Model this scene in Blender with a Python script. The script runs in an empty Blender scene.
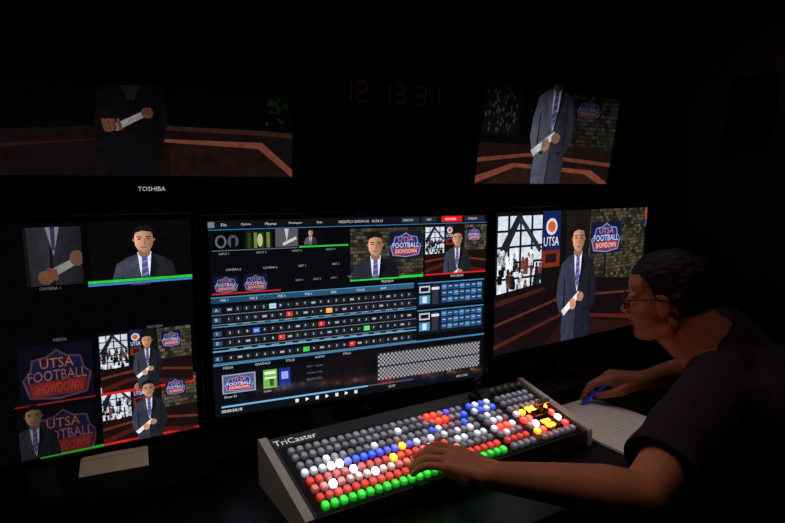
import bpy, bmesh, math, random
from mathutils import Vector, Matrix, noise as mnoise
random.seed(7)
V = Vector
EYE = 1.31
FPX = 580.0
PITCH = math.radians(7.4)
sc = bpy.context.scene
try:
    sc.view_settings.view_transform = 'Standard'
    sc.view_settings.look = 'None'
except Exception as e:
    print(e)

# ------------------------------------------------------------------ helpers
def lin(c):
    c = max(0.0, c) / 255.0
    return c / 12.92 if c <= 0.04045 else ((c + 0.055) / 1.055) ** 2.4
def L3(c):
    return (lin(c[0]), lin(c[1]), lin(c[2]), 1.0)

def mat(name, col, rough=0.5, metal=0.0, emis=None, es=0.0, noise=0.15, scale=40.0, bump=0.0, spec=0.5):
    m = bpy.data.materials.new(name); m.use_nodes = True
    nt = m.node_tree; b = nt.nodes["Principled BSDF"]
    b.inputs["Roughness"].default_value = rough
    b.inputs["Metallic"].default_value = metal
    b.inputs["Specular IOR Level"].default_value = spec
    c = L3(col)
    if noise > 0:
        tc = nt.nodes.new("ShaderNodeTexCoord")
        n = nt.nodes.new("ShaderNodeTexNoise"); n.inputs["Scale"].default_value = scale
        n.inputs["Detail"].default_value = 4
        nt.links.new(tc.outputs["Object"], n.inputs["Vector"])
        r = nt.nodes.new("ShaderNodeValToRGB")
        r.color_ramp.elements[0].position = 0.3; r.color_ramp.elements[1].position = 0.7
        r.color_ramp.elements[0].color = tuple(x * (1 - noise) for x in c[:3]) + (1,)
        r.color_ramp.elements[1].color = tuple(min(1, x * (1 + noise)) for x in c[:3]) + (1,)
        nt.links.new(n.outputs["Fac"], r.inputs["Fac"])
        nt.links.new(r.outputs["Color"], b.inputs["Base Color"])
        if bump > 0:
            bp = nt.nodes.new("ShaderNodeBump"); bp.inputs["Strength"].default_value = bump
            bp.inputs["Distance"].default_value = 0.002
            nt.links.new(n.outputs["Fac"], bp.inputs["Height"])
            nt.links.new(bp.outputs["Normal"], b.inputs["Normal"])
    else:
        b.inputs["Base Color"].default_value = c
    if emis:
        b.inputs["Emission Color"].default_value = L3(emis)
        b.inputs["Emission Strength"].default_value = es
    return m

def screen_mat(name, strength=1.0, rough=0.16, base=(0.004, 0.004, 0.005), spec=.5, grain=0.0, gscale=60):
    m = bpy.data.materials.new(name); m.use_nodes = True
    nt = m.node_tree; b = nt.nodes["Principled BSDF"]
    b.inputs["Base Color"].default_value = base + (1,)
    b.inputs["Roughness"].default_value = rough
    b.inputs["Specular IOR Level"].default_value = spec
    a = nt.nodes.new("ShaderNodeAttribute"); a.attribute_name = "Col"
    nt.links.new(a.outputs["Color"], b.inputs["Emission Color"])
    b.inputs["Emission Strength"].default_value = strength
    if grain > 0:
        tc = nt.nodes.new("ShaderNodeTexCoord")
        n = nt.nodes.new("ShaderNodeTexNoise"); n.inputs["Scale"].default_value = gscale; n.inputs["Detail"].default_value = 6
        n.inputs["Roughness"].default_value = .7
        nt.links.new(tc.outputs["Object"], n.inputs["Vector"])
        mr = nt.nodes.new("ShaderNodeMapRange")
        mr.inputs[1].default_value = .3; mr.inputs[2].default_value = .7
        mr.inputs[3].default_value = strength * (1 - grain); mr.inputs[4].default_value = strength * (1 + grain)
        nt.links.new(n.outputs["Fac"], mr.inputs[0]); nt.links.new(mr.outputs[0], b.inputs["Emission Strength"])
    return m

def empty(name, M):
    e = bpy.data.objects.new(name, None); sc.collection.objects.link(e)
    e.empty_display_size = 0.05
    e.matrix_world = M
    return e

class MB:
    def __init__(s): s.bm = bmesh.new()
    def _mark(s, verts, mi):
        if mi == 0: return
        for f in set(f for v in verts for f in v.link_faces): f.material_index = mi
    def box(s, c, size, mi=0, bev=0.0, M=None, seg=2):
        m = Matrix.Translation(V(c)) @ Matrix.Diagonal((size[0], size[1], size[2], 1))
        if M is not None: m = M @ m
        r = bmesh.ops.create_cube(s.bm, size=1, matrix=m)
        vs = r['verts']; s._mark(vs, mi)
        if bev > 0:
            ed = list(set(e for v in vs for e in v.link_edges))
            rr = bmesh.ops.bevel(s.bm, geom=ed, offset=bev, segments=seg, affect='EDGES', profile=0.5, material=mi)
    def sph(s, c, r, mi=0, M=None, seg=20, ring=12):
        if not hasattr(r, '__len__'): r = (r, r, r)
        m = Matrix.Translation(V(c)) @ Matrix.Diagonal((r[0], r[1], r[2], 1))
        if M is not None: m = M @ m
        q = bmesh.ops.create_uvsphere(s.bm, u_segments=seg, v_segments=ring, radius=1, matrix=m)
        s._mark(q['verts'], mi)
    def cyl(s, p0, p1, r0, r1=None, mi=0, seg=20, M=None):
        if r1 is None: r1 = r0
        p0 = V(p0); p1 = V(p1); d = p1 - p0; l = d.length
        if l < 1e-6: return
        m = Matrix.Translation((p0 + p1) / 2) @ d.to_track_quat('Z', 'Y').to_matrix().to_4x4()
        if M is not None: m = M @ m
        q = bmesh.ops.create_cone(s.bm, cap_ends=True, segments=seg, radius1=r0, radius2=r1, depth=l, matrix=m)
        s._mark(q['verts'], mi)
    def cap(s, p0, r0, p1, r1, mi=0, seg=18, M=None):
        s.cyl(p0, p1, r0, r1, mi, seg, M)
        s.sph(p0, r0, mi, M, seg, 12); s.sph(p1, r1, mi, M, seg, 12)
    def prism(s, pts, z0, z1, mi=0):
        a = [s.bm.verts.new((p[0], p[1], z0)) for p in pts]
        b = [s.bm.verts.new((p[0], p[1], z1)) for p in pts]
        n = len(pts)
        fs = [s.bm.faces.new(a[::-1]), s.bm.faces.new(b)]
        for i in range(n): fs.append(s.bm.faces.new((a[i], a[(i + 1) % n], b[(i + 1) % n], b[i])))
        for f in fs: f.material_index = mi
    def key(s, M, w, d, h, mi=0, t=0.78):
        lo = [(-w/2,-d/2,0),(w/2,-d/2,0),(w/2,d/2,0),(-w/2,d/2,0)]
        md = [(x, y, h*0.7) for x, y, z in lo]
        hi = [(x*t, y*t, h) for x, y, z in lo]
        r = [[s.bm.verts.new(M @ V(p)) for p in q] for q in (lo, md, hi)]
        fs = [s.bm.faces.new(r[2])]
        for k in range(2):
            for i in range(4):
                j = (i+1) % 4
                fs.append(s.bm.faces.new((r[k][i], r[k][j], r[k+1][j], r[k+1][i])))
        for f in fs: f.material_index = mi
    def done(s, name, mats, parent=None, smooth=False, M=None, fixn=True):
        if fixn: bmesh.ops.recalc_face_normals(s.bm, faces=s.bm.faces)
        me = bpy.data.meshes.new(name); s.bm.to_mesh(me); s.bm.free()
        for m in mats: me.materials.append(m)
        if smooth:
            me.polygons.foreach_set("use_smooth", [True] * len(me.polygons))
        o = bpy.data.objects.new(name, me); sc.collection.objects.link(o)
        if parent: o.parent = parent
        if M is not None: o.matrix_basis = M
        return o

def bake_mods(o):
    dg = bpy.context.evaluated_depsgraph_get(); dg.update()
    me = bpy.data.meshes.new_from_object(o.evaluated_get(dg))
    o.modifiers.clear(); o.data = me

def remesh(o, vox, it=4):
    m = o.modifiers.new("r", 'REMESH'); m.mode = 'VOXEL'; m.voxel_size = vox; m.use_smooth_shade = True
    m2 = o.modifiers.new("s", 'SMOOTH'); m2.factor = 0.5; m2.iterations = it
    bake_mods(o)

# ------------------------------------------------------------------ text outlines
_tc = {}
def text_polys(t):
    if t in _tc: return _tc[t]
    cu = bpy.data.curves.new("t", 'FONT'); cu.body = t; cu.resolution_u = 2; cu.fill_mode = 'FRONT'
    o = bpy.data.objects.new("t", cu); sc.collection.objects.link(o)
    dg = bpy.context.evaluated_depsgraph_get(); dg.update()
    me = o.evaluated_get(dg).to_mesh()
    P = [[(me.vertices[i].co.x, me.vertices[i].co.y) for i in p.vertices] for p in me.polygons]
    o.evaluated_get(dg).to_mesh_clear()
    bpy.data.objects.remove(o); bpy.data.curves.remove(cu)
    xs = [q[0] for p in P for q in p]; ys = [q[1] for p in P for q in p]
    x0, x1, y0, y1 = min(xs), max(xs), min(ys), max(ys)
    r = ([[((x - x0) / (x1 - x0), (y - y0) / (y1 - y0)) for x, y in p] for p in P], (x1 - x0) / (y1 - y0))
    _tc[t] = r
    return r

# ------------------------------------------------------------------ screens
class Screen:
    """rectangular display; local frame x right, y away from viewer, z up, origin at screen centre"""
    def __init__(s, Lp, Rp, zbot, H, tilt=0.0):
        Lp = V((Lp[0], Lp[1], 0)); Rp = V((Rp[0], Rp[1], 0))
        s.W = (Rp - Lp).length; s.H = H
        ex = (Rp - Lp).normalized(); n0 = V((ex.y, -ex.x, 0)); t = math.radians(tilt)
        up = V((0, 0, 1)) * math.cos(t) + n0 * math.sin(t)
        n = n0 * math.cos(t) - V((0, 0, 1)) * math.sin(t)
        s.c = (Lp + Rp) / 2 + V((0, 0, zbot)) + up * H / 2
        s.ex, s.up, s.n = ex, up, n
        M = Matrix((ex, -n, up)).transposed().to_4x4(); M.translation = s.c
        s.M = M
    def uv(s, px, py):
        """rectify a measurement taken on the reference photograph to screen u,v"""
        a = (px - 392.5) / FPX; b = (261.5 - py) / FPX
        d = V((a, math.cos(PITCH) + b * math.sin(PITCH), -math.sin(PITCH) + b * math.cos(PITCH)))
        o = V((0, 0, EYE)); t = (s.c - o).dot(s.n) / d.dot(s.n); p = o + d * t - s.c
        return (p.dot(s.ex) / s.W + .5, .5 - p.dot(s.up) / s.H)

def clip_poly(pts, r):
    u0, v0, u1, v1 = r
    def cl(pts, ax, lim, keep_gt):
        out = []; n = len(pts)
        for i in range(n):
            a = pts[i]; b = pts[(i + 1) % n]
            ia = (a[ax] >= lim) if keep_gt else (a[ax] <= lim)
            ib = (b[ax] >= lim) if keep_gt else (b[ax] <= lim)
            if ia: out.append(a)
            if ia != ib:
                t = (lim - a[ax]) / (b[ax] - a[ax])
                out.append((a[0] + (b[0] - a[0]) * t, a[1] + (b[1] - a[1]) * t))
        return out
    for ax, lim, g in ((0, u0, True), (0, u1, False), (1, v0, True), (1, v1, False)):
        if len(pts) < 3: return []
        pts = cl(pts, ax, lim, g)
    return pts

class Canvas:
    def __init__(s, scr): s.scr = scr; s.v = []; s.f = []; s.c = []; s.dimf = None
    def poly(s, pts, col, lev=1, clip=(0, 0, 1, 1)):
        pts = clip_poly(pts, clip)
        if len(pts) < 3: return
        b = len(s.v)
        for (u, v) in pts:
            s.v.append(((u - .5) * s.scr.W, -(.0006 + .00012 * lev), (.5 - v) * s.scr.H))
            c = col(u, v) if callable(col) else col
            k = s.dimf(u, v) if s.dimf else 1.0
            s.c.append((lin(c[0]) * k, lin(c[1]) * k, lin(c[2]) * k, 1))
        s.f.append(list(range(b, b + len(pts))))
    def rect(s, u0, v0, u1, v1, col, lev=1, clip=(0, 0, 1, 1)):
        s.poly([(u0, v0), (u1, v0), (u1, v1), (u0, v1)], col, lev, clip)
    def text(s, t, u, v, h, col, lev=3, clip=(0, 0, 1, 1), w=None, center=False):
        P, asp = text_polys(t)
        ww = w if w else h * asp * s.scr.H / s.scr.W
        if center: u -= ww / 2
        for p in P: s.poly([(u + x * ww, v + h - y * h) for x, y in p], col, lev, clip)
    def win(s, x0, y0, x1, y1, lev=2, dim=1.0):
        a = s.scr.uv(x0, y0); b = s.scr.uv(x1, y1)
        return Win(s, a[0], a[1], b[0], b[1], lev, dim)
    def build(s, name, parent, m):
        me = bpy.data.meshes.new(name)
        me.from_pydata(s.v, [], s.f)
        at = me.color_attributes.new("Col", 'FLOAT_COLOR', 'POINT')
        at.data.foreach_set("color", [x for c in s.c for x in c])
        me.materials.append(m); me.update()
        bm = bmesh.new(); bm.from_mesh(me)
        fl = [f for f in bm.faces if f.normal.y > 0]
        bmesh.ops.reverse_faces(bm, faces=fl); bm.to_mesh(me); bm.free()
        o = bpy.data.objects.new(name, me); sc.collection.objects.link(o); o.parent = parent
        return o

class Win:
    def __init__(s, cv, u0, v0, u1, v1, lev=2, dim=1.0):
        s.cv = cv; s.r = (u0, v0, u1, v1); s.lev = lev; s.dim = dim
        s.asp = (u1 - u0) * cv.scr.W / ((v1 - v0) * cv.scr.H)
    def g(s, x, y):
        return (s.r[0] + x * (s.r[2] - s.r[0]), s.r[1] + y * (s.r[3] - s.r[1]))
    def poly(s, pts, col, dl=0):
        d = s.dim; r = s.r
        if callable(col):
            c2 = lambda u, v: tuple(k * d for k in col((u - r[0]) / (r[2] - r[0]), (v - r[1]) / (r[3] - r[1])))
        else: c2 = tuple(k * d for k in col)
        cl = (max(0, r[0]), max(0, r[1]), min(1, r[2]), min(1, r[3]))
        s.cv.poly([s.g(*p) for p in pts], c2, s.lev + dl, cl)
    def rect(s, x0, y0, x1, y1, col, dl=0): s.poly([(x0, y0), (x1, y0), (x1, y1), (x0, y1)], col, dl)
    def ell(s, cx, cy, rx, ry, col, dl=0, n=18):
        s.poly([(cx + rx / s.asp * math.cos(2 * math.pi * i / n), cy + ry * math.sin(2 * math.pi * i / n)) for i in range(n)], col, dl)
    def text(s, t, x, y, w, h, col, dl=0):
        P, a = text_polys(t)
        for p in P: s.poly([(x + px * w, y + h - py * h) for px, py in p], col, dl)

def presenter(w, cx, yt, hs, suit=(38, 40, 50), dl=3, paper=True, skin=(205, 150, 118), head=True, legs=True, bx=.76):
    k = 1 / w.asp
    P = lambda pts, f=1.0: [(cx + x * f * hs * k, yt + y * hs) for x, y in pts]
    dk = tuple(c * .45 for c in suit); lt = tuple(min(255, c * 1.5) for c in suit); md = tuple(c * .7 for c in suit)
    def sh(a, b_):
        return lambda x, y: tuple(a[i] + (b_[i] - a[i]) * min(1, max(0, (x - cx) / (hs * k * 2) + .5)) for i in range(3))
    if legs:
        w.poly(P([(-.9, 4.2), (0, 4.2), (0, 5), (-.1, 8.5), (-.85, 8.5)], bx), md, dl)
        w.poly(P([(.9, 4.2), (0, 4.2), (0, 5), (.1, 8.5), (.85, 8.5)], bx), dk, dl)
    for sg in (-1, 1):
        w.poly(P([(sg * .7, 1.22), (sg * 1.08, 1.42), (sg * 1.3, 2.1), (sg * 1.36, 2.7), (sg * 1.1, 3.25), (sg * .75, 3.1), (sg * .8, 1.9)], bx), lt if sg < 0 else md, dl)
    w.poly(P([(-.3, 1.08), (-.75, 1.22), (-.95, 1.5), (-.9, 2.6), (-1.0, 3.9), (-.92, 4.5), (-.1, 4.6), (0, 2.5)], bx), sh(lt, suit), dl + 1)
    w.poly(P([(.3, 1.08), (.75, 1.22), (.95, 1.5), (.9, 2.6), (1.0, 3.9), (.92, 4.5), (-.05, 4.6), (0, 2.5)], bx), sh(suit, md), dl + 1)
    for sg in (-1, 1):
        w.poly(P([(sg * .84, 1.9), (sg * .90, 1.9), (sg * .9, 3.0), (sg * .8, 3.1)], bx), dk, dl + 2)
        w.poly(P([(sg * .45, 3.2), (sg * .8, 3.15), (sg * .8, 3.22), (sg * .45, 3.28)], bx), dk, dl + 2)
    w.poly(P([(-.02, 2.5), (.03, 2.5), (.0, 4.6), (-.06, 4.6)], bx), dk, dl + 2)
    w.poly(P([(-.27, 1.0), (.27, 1.0), (.22, 1.7), (0, 2.55), (-.22, 1.7)], bx), (215, 218, 235), dl + 2)
    w.poly(P([(-.1, 1.15), (.1, 1.15), (.15, 2.0), (0, 2.4), (-.15, 2.0)], bx), (78, 74, 128), dl + 3)
    for i in range(4):
        y = 1.3 + i * .24
        w.poly(P([(-.11, y + .08), (.12, y), (.12, y + .05), (-.11, y + .13)], bx), (130, 130, 175), dl + 4)
    for sg in (-1, 1):
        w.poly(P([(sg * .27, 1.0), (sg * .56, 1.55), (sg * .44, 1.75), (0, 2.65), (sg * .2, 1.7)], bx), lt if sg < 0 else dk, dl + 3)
    if head:
        w.poly(P([(-.22, .75), (.22, .75), (.25, 1.1), (0, 1.3), (-.25, 1.1)], .85), tuple(c * .66 for c in skin), dl + 3)
        w.ell(cx, yt + .54 * hs, .40 * hs, .13 * hs, tuple(c * .8 for c in skin), dl + 2)
        hp = [(-.30, .12), (-.37, .45), (-.35, .55), (.35, .55), (.37, .45), (.30, .12), (.17, .0), (-.12, -.02)]
        w.poly(P(hp), (24, 17, 15), dl + 3)
        fp = [(-.3, .25), (-.335, .5), (-.31, .75), (-.2, .94), (0, 1.02), (.2, .94), (.31, .75), (.335, .5), (.3, .25), (.12, .17), (-.12, .17)]
        w.poly(P(fp), lambda x, y: tuple(c * (1.1 - .5 * min(1, max(0, (x - cx) / (hs * k * .7) + .5))) for c in skin), dl + 4)
        w.poly(P([(-.33, .1), (-.36, .44), (-.27, .27), (-.05, .20), (.27, .25), (.36, .44), (.33, .1), (.1, -.03)]), (24, 17, 15), dl + 5)
        for sg in (-1, 1):
            w.poly(P([(sg * .06, .42), (sg * .25, .40), (sg * .25, .44), (sg * .07, .46)]), (40, 25, 20), dl + 5)
            w.poly(P([(sg * .09, .49), (sg * .22, .49), (sg * .2, .54), (sg * .1, .54)]), (60, 38, 34), dl + 5)
        w.poly(P([(0, .5), (.05, .5), (.10, .72), (0, .74)]), tuple(c * .7 for c in skin), dl + 5)
        w.poly(P([(-.13, .80), (.13, .80), (.09, .86), (-.09, .86)]), (150, 75, 70), dl + 5)
    if paper:
        w.poly(P([(-.85, 3.15), (.1, 2.5), (.22, 2.68), (-.7, 3.35)]), (228, 228, 228), dl + 4)
        w.ell(cx - .22 * hs * k, yt + 2.95 * hs, .18 * hs, .22 * hs, skin, dl + 5)
        w.ell(cx + .2 * hs * k, yt + 2.72 * hs, .2 * hs, .18 * hs, tuple(c * .8 for c in skin), dl + 5)
        for i in range(3): w.poly(P([(-.36, 2.85 + i * .08), (-.12, 2.83 + i * .08), (-.12, 2.85 + i * .08), (-.36, 2.87 + i * .08)]), tuple(c * .6 for c in skin), dl + 6)

def bricks(w, x0, y0, x1, y1, nx, ny, base=(78, 72, 58), dl=1):
    w.rect(x0, y0, x1, y1, tuple(c * .4 for c in base), dl)
    bw = (x1 - x0) / nx; bh = (y1 - y0) / ny
    for j in range(ny):
        for i in range(-1, nx):
            xa = x0 + (i + (.5 if j % 2 else 0)) * bw; xb = min(x1, xa + bw * .9); xa = max(x0, xa)
            if xb <= xa: continue
            k = random.uniform(.45, 1.3)
            ya = y0 + j * bh
            w.rect(xa, ya, xb, ya + bh * .82, tuple(c * k for c in base), dl + 1)

def lattice(w, x0, y0, x1, y1, dl=1):
    w.rect(x0, y0, x1, y1, (205, 212, 225), dl)
    for i in range(5):
        x = x0 + (x1 - x0) * i / 4; w.rect(x - .006, y0, x + .006, y1, (15, 15, 20), dl + 1)
    for j in range(6):
        y = y0 + (y1 - y0) * j / 5; w.rect(x0, y - .008, x1, y + .008, (15, 15, 20), dl + 1)
    X = lambda a: x0 + (x1 - x0) * a
    Y = lambda a: y0 + (y1 - y0) * a
    w.poly([(X(.0), Y(.5)), (X(.42), Y(0)), (X(.55), Y(0)), (X(.1), Y(.62))], (28, 30, 40), dl + 2)
    w.poly([(X(.45), Y(.05)), (X(.52), Y(.02)), (X(.98), Y(.45)), (X(.92), Y(.5))], (40, 42, 54), dl + 2)
    for i in range(44):
        cx = random.uniform(X(.04), X(.96)); cy = random.uniform(Y(.40), Y(.94))
        r = (y1 - y0) * random.uniform(.02, .045)
        c = random.choice([(10, 10, 14), (25, 25, 35), (235, 235, 240), (12, 12, 12), (110, 60, 50), (60, 60, 75), (20, 22, 40)])
        w.ell(cx, cy, r * .7, r, c, dl + 2, 10)
        h = min(r * 4, Y(1) - cy)
        w.poly([(max(X(0), cx - r * 1.1 / w.asp), cy + r), (min(X(1), cx + r * 1.1 / w.asp), cy + r), (min(X(1), cx + r / w.asp), cy + h), (max(X(0), cx - r / w.asp), cy + h)], c, dl + 2)

def banner(w, x0, y0, x1, y1, dl=2):
    ww = x1 - x0; hh = y1 - y0
    w.rect(x0, y0, x1, y1, (20, 32, 76), dl)
    w.ell((x0 + x1) / 2, y0 + hh * .28, hh * .15, hh * .15, (205, 205, 215), dl + 1)
    w.ell((x0 + x1) / 2, y0 + hh * .28, hh * .10, hh * .10, (200, 90, 40), dl + 2)
    w.text("UTSA", x0 + ww * .08, y0 + hh * .46, ww * .84, hh * .16, (225, 225, 235), dl + 2)
    w.rect(x0, y0 + hh * .7, x1, y1, (115, 42, 20), dl + 1)
    w.rect(x0 + ww * .2, y0 + hh * .76, x1 - ww * .2, y1 - hh * .08, (35, 20, 30), dl + 2)

def logo(w, x0, y0, x1, y1, dl=2, lit=1.0, bg=(18, 24, 48), warm=False):
    ww = x1 - x0; hh = y1 - y0; q = lambda c: tuple(k * lit for k in c)
    w.rect(x0, y0, x1, y1, q(bg), dl)
    P = lambda pts: [(x0 + ww * a, y0 + hh * b_) for a, b_ in pts]
    out = [(.02, .55), (.12, .42), (.16, .2), (.36, .16), (.5, .04), (.64, .16), (.84, .2), (.88, .42), (.98, .55), (.9, .9), (.5, .97), (.1, .9)]
    ins = [(.5 + (a - .5) * .93, .52 + (b_ - .52) * .91) for a, b_ in out]
    w.poly(P(out), q((120, 135, 185) if not warm else (110, 70, 80)), dl + 1)
    w.poly(P(ins), q((22, 46, 120) if not warm else (30, 34, 78)), dl + 2)
    w.poly(P([(.10, .62), (.9, .62), (.86, .88), (.14, .88)]), q((150, 40, 40)), dl + 3)
    w.text("UTSA", x0 + ww * .27, y0 + hh * .2, ww * .46, hh * .18, q((225, 120, 60)), dl + 3)
    w.text("FOOTBALL", x0 + ww * .10, y0 + hh * .42, ww * .80, hh * .19, q((215, 218, 235) if not warm else (190, 110, 90)), dl + 4)
    w.text("SHOWDOWN", x0 + ww * .17, y0 + hh * .66, ww * .66, hh * .17, q((225, 200, 200) if not warm else (200, 80, 60)), dl + 4)

def studio(w, big=False, man=True, mx=.55, myt=.12, hs=.17):
    w.rect(0, 0, 1, 1, (14, 12, 12), 0)
    lattice(w, .0, .04, .3, .6)
    banner(w, .32, .0, .44, .42)
    bricks(w, .46, .02, 1, .55, 16 if big else 9, 14 if big else 9)
    w.rect(.46, .02, .62, .55, (20, 17, 15), 3)
    logo(w, .66, .08, .88, .36, 4)
    w.poly([(0, .6), (1, .54), (1, 1), (0, 1)], (26, 15, 14), 3)
    w.poly([(0, .72), (.45, .64), (1, .76), (1, .8), (.45, .68), (0, .76)], (96, 44, 32), 4)
    w.poly([(.0, .9), (.3, .78), (.95, .96), (1, 1.0), (.8, 1), (.32, .84), (0, .98)], (70, 26, 20), 4)
    if man: presenter(w, mx, myt, hs, dl=6)

M_SCR = screen_mat("display_glass", 1.15, 0.10)
M_VID = screen_mat("display_glass_video", 1.15, 0.12, grain=.28, gscale=45)
M_TV = screen_mat("tv_glass", 1.05, 0.5, spec=.1, grain=.35, gscale=25)
M_BLK = mat("black_plastic", (8, 8, 9), .5, noise=.1, spec=.3)
M_BLKG = mat("gloss_black_plastic", (7, 7, 8), .3, noise=.05, spec=.3)
M_STAND = mat("stand_dark_paint", (26, 25, 25), .45, 0, noise=.08, scale=200)
M_SILV = mat("brushed_silver", (150, 148, 144), .42, .4, noise=.1, scale=200)
M_DKMET = mat("dark_metal", (30, 30, 32), .4, .7)
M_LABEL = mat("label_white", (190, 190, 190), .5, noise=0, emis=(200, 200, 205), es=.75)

def monitor_body(scr, root, desk_z=0.75, wide=.011):
    W, H = scr.W, scr.H
    b = MB()
    b.box((0, .0165, 0), (W + 2 * wide, .027, H + 2 * wide), 0, .003)
    b.box((0, .045, 0), (W * .72, .045, H * .66), 0, .012)
    b.done("rear_shell", [M_BLK], root)
    b = MB()
    for sx in (-1, 1): b.box((sx * (W / 2 + wide / 2), -.001, 0), (wide, .012, H + 2 * wide), 0, .0015)
    for sz in (-1, 1): b.box((0, -.001, sz * (H / 2 + wide / 2)), (W, .012, wide), 0, .0015)
    b.box((W / 2 - .03, -.0075, -H / 2 - wide / 2), (.012, .002, .003), 1)
    b.box((.0, -.0075, H / 2 + wide / 2), (.03, .002, .004), 1)
    b.done("bezel", [M_BLKG, M_SILV], root)
    dz = desk_z - scr.c.z
    b = MB()
    b.box((0, .10, (dz + .012) / 2 - .02), (.07, .025, abs(dz) - .03), 0, .006)
    b.box((0, .082, 0), (.12, .05, .12), 0, .006)
    pts = [(-.085, .02), (.085, .02), (.07, .19), (-.07, .19)]
    b.prism(pts, dz + .0005, dz + .012, 0)
    b.done("stand", [M_STAND], root)

def tv_body(scr, root, side=.045, bot=.085, wallgap=.1):
    W, H = scr.W, scr.H
    b = MB()
    b.box((0, .03, (-bot + side) / 2), (W + 2 * side, .05, H + side + bot), 0, .008)
    b.box((0, .06, 0), (W * .6, .03, H * .6), 0, .01)
    b.done("cabinet", [M_BLK], root)
    b = MB()
    for sx in (-1, 1): b.box((sx * (W / 2 + side / 2), -.003, (-bot + side) / 2), (side, .022, H + side + bot), 0, .004)
    b.box((0, -.003, H / 2 + side / 2), (W, .022, side), 0, .004)
    b.box((0, -.003, -H / 2 - bot / 2), (W, .022, bot), 0, .004)
    b.done("bezel", [M_BLKG], root)
    b = MB()
    b.box((0, .06 + wallgap / 2, 0), (.12, wallgap, .12), 0, .004)
    b.box((0, .075, 0), (.3, .01, .3), 0, .003)
    b.done("wall_bracket", [M_DKMET], root)

# ================================================================= LEFT MONITOR
sL = Screen((-.909, .732), (-.366, 1.046), .859, .392)
rL = empty("computer_monitor", sL.M)
monitor_body(sL, rL)
c = Canvas(sL)
c.rect(0, 0, 1, 1, (4, 4, 6), 0)
w = c.win(22, 228, 84, 283, 1, .55)
w.rect(0, 0, 1, 1, (30, 28, 30), 0)
w.poly([(0.05, 0), (.45, 0), (.4, 1), (0.08, 1)], lambda x, y: (60 + 40 * x, 58 + 40 * x, 66 + 40 * x), 1)
w.poly([(.45, 0), (1, 0), (1, 1), (.5, 1)], lambda x, y: (84 - 40 * x, 82 - 40 * x, 92 - 40 * x), 1)
w.poly([(.38, 0), (.62, 0), (.5, .5)], (205, 205, 215), 2)
w.poly([(.46, 0), (.54, 0), (.53, .38), (.5, .42), (.47, .38)], (90, 76, 135), 3)
w.poly([(.3, .78), (.95, .5), (1, .6), (.36, .92)], (215, 215, 210), 3)
w.ell(.34, .86, .12, .12, (180, 122, 95), 4); w.ell(.9, .55, .11, .14, (170, 115, 88), 4)
for i in range(4): w.poly([(.36 + i * .045, .7 + i * .01), (.4 + i * .045, .7), (.44 + i * .04, .9), (.39 + i * .04, .92)], (165, 110, 84), 5)
w = c.win(88, 221, 195, 273, 1)
w.rect(0, 0, 1, 1, (8, 7, 8), 0)
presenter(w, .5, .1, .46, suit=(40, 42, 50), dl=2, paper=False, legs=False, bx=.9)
u0, v0 = sL.uv(88, 281); u1, v1 = sL.uv(195, 273)
c.rect(u0, v1 + .004, u1, v1 + .016, (40, 190, 60), 3); c.rect(u0, v1 + .018, u1, v1 + .027, (60, 120, 190), 3)
for (px, py, t) in ((50, 287, "CAMERA 1"), (140, 282, "CAMERA 2"), (155, 325, "PREVIEW"), (60, 338, "MEDIA")):
    u, v = sL.uv(px, py); c.text(t, u, v, .012, (95, 98, 108), 3, center=True)
w = c.win(16, 348, 95, 396, 1, .62); w.rect(0, 0, 1, 1, (14, 12, 26), 0); logo(w, .02, .05, 1, .98, 1, 1, (16, 16, 34), True)
w = c.win(16, 402, 97, 446, 1, .5); w.rect(0, 0, 1, 1, (12, 10, 18), 0); logo(w, .1, .2, 1.05, 1.1, 1, 1, (14, 14, 28), True); presenter(w, .2, .1, .34, dl=7, paper=False)
w = c.win(98, 334, 193, 380, 1, .95); studio(w, mx=.5, myt=.08, hs=.22)
w = c.win(100, 385, 198, 427, 1, .95); studio(w, mx=.48, myt=.04, hs=.26)
a = sL.uv(100, 384); b_ = sL.uv(195, 379); c.rect(a[0], b_[1] - .002, b_[0], b_[1] + .010, (200, 30, 30), 4)
c.rect(sL.uv(14, 400)[0], b_[1], sL.uv(96, 400)[0], b_[1] + .006, (120, 24, 24), 4)
vb = sL.uv(198, 425)[1]; um = sL.uv(103, 437)[0]
c.rect(um, vb, 1, vb + .014, (215, 35, 35), 4); c.rect(sL.uv(40, 450)[0], vb, um, vb + .012, (30, 140, 42), 4)
c.build("display_image", rL, M_VID)

# ================================================================= CENTRE MONITOR
sC = Screen((-.354, 1.109), (.220, 1.363), .852, .392)
rC = empty("computer_monitor", sC.M)
monitor_body(sC, rC)
c = Canvas(sC)
c.rect(0, 0, 1, 1, (7, 9, 14), 0)
c.rect(0, 0, 1, .042, (14, 16, 21), 1)
c.rect(.0, .006, .02, .034, (110, 115, 125), 2)
for u, t in ((.04, "File"), (.10, "Options"), (.175, "Macros"), (.25, "Workspace"), (.345, "Help"), (.42, "NIGHTLY-SHOW-01  10:24:13")):
    c.text(t, u, .014, .014, (190, 195, 205), 2)
c.rect(.65, .006, .72, .036, (34, 38, 46), 2); c.text("DISPLAY", .657, .015, .012, (200, 200, 210), 3)
c.rect(.73, .006, .79, .036, (34, 38, 46), 2); c.text("MIX", .75, .015, .012, (200, 200, 210), 3)
c.rect(.81, .004, .895, .037, (215, 22, 30), 2); c.text("RECORD", .825, .014, .013, (255, 230, 230), 3)
c.rect(.905, .006, .99, .036, (34, 38, 46), 2); c.text("STREAM", .92, .015, .012, (200, 200, 210), 3)
c.rect(0, .043, 1, .047, (50, 110, 150), 2)
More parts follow.
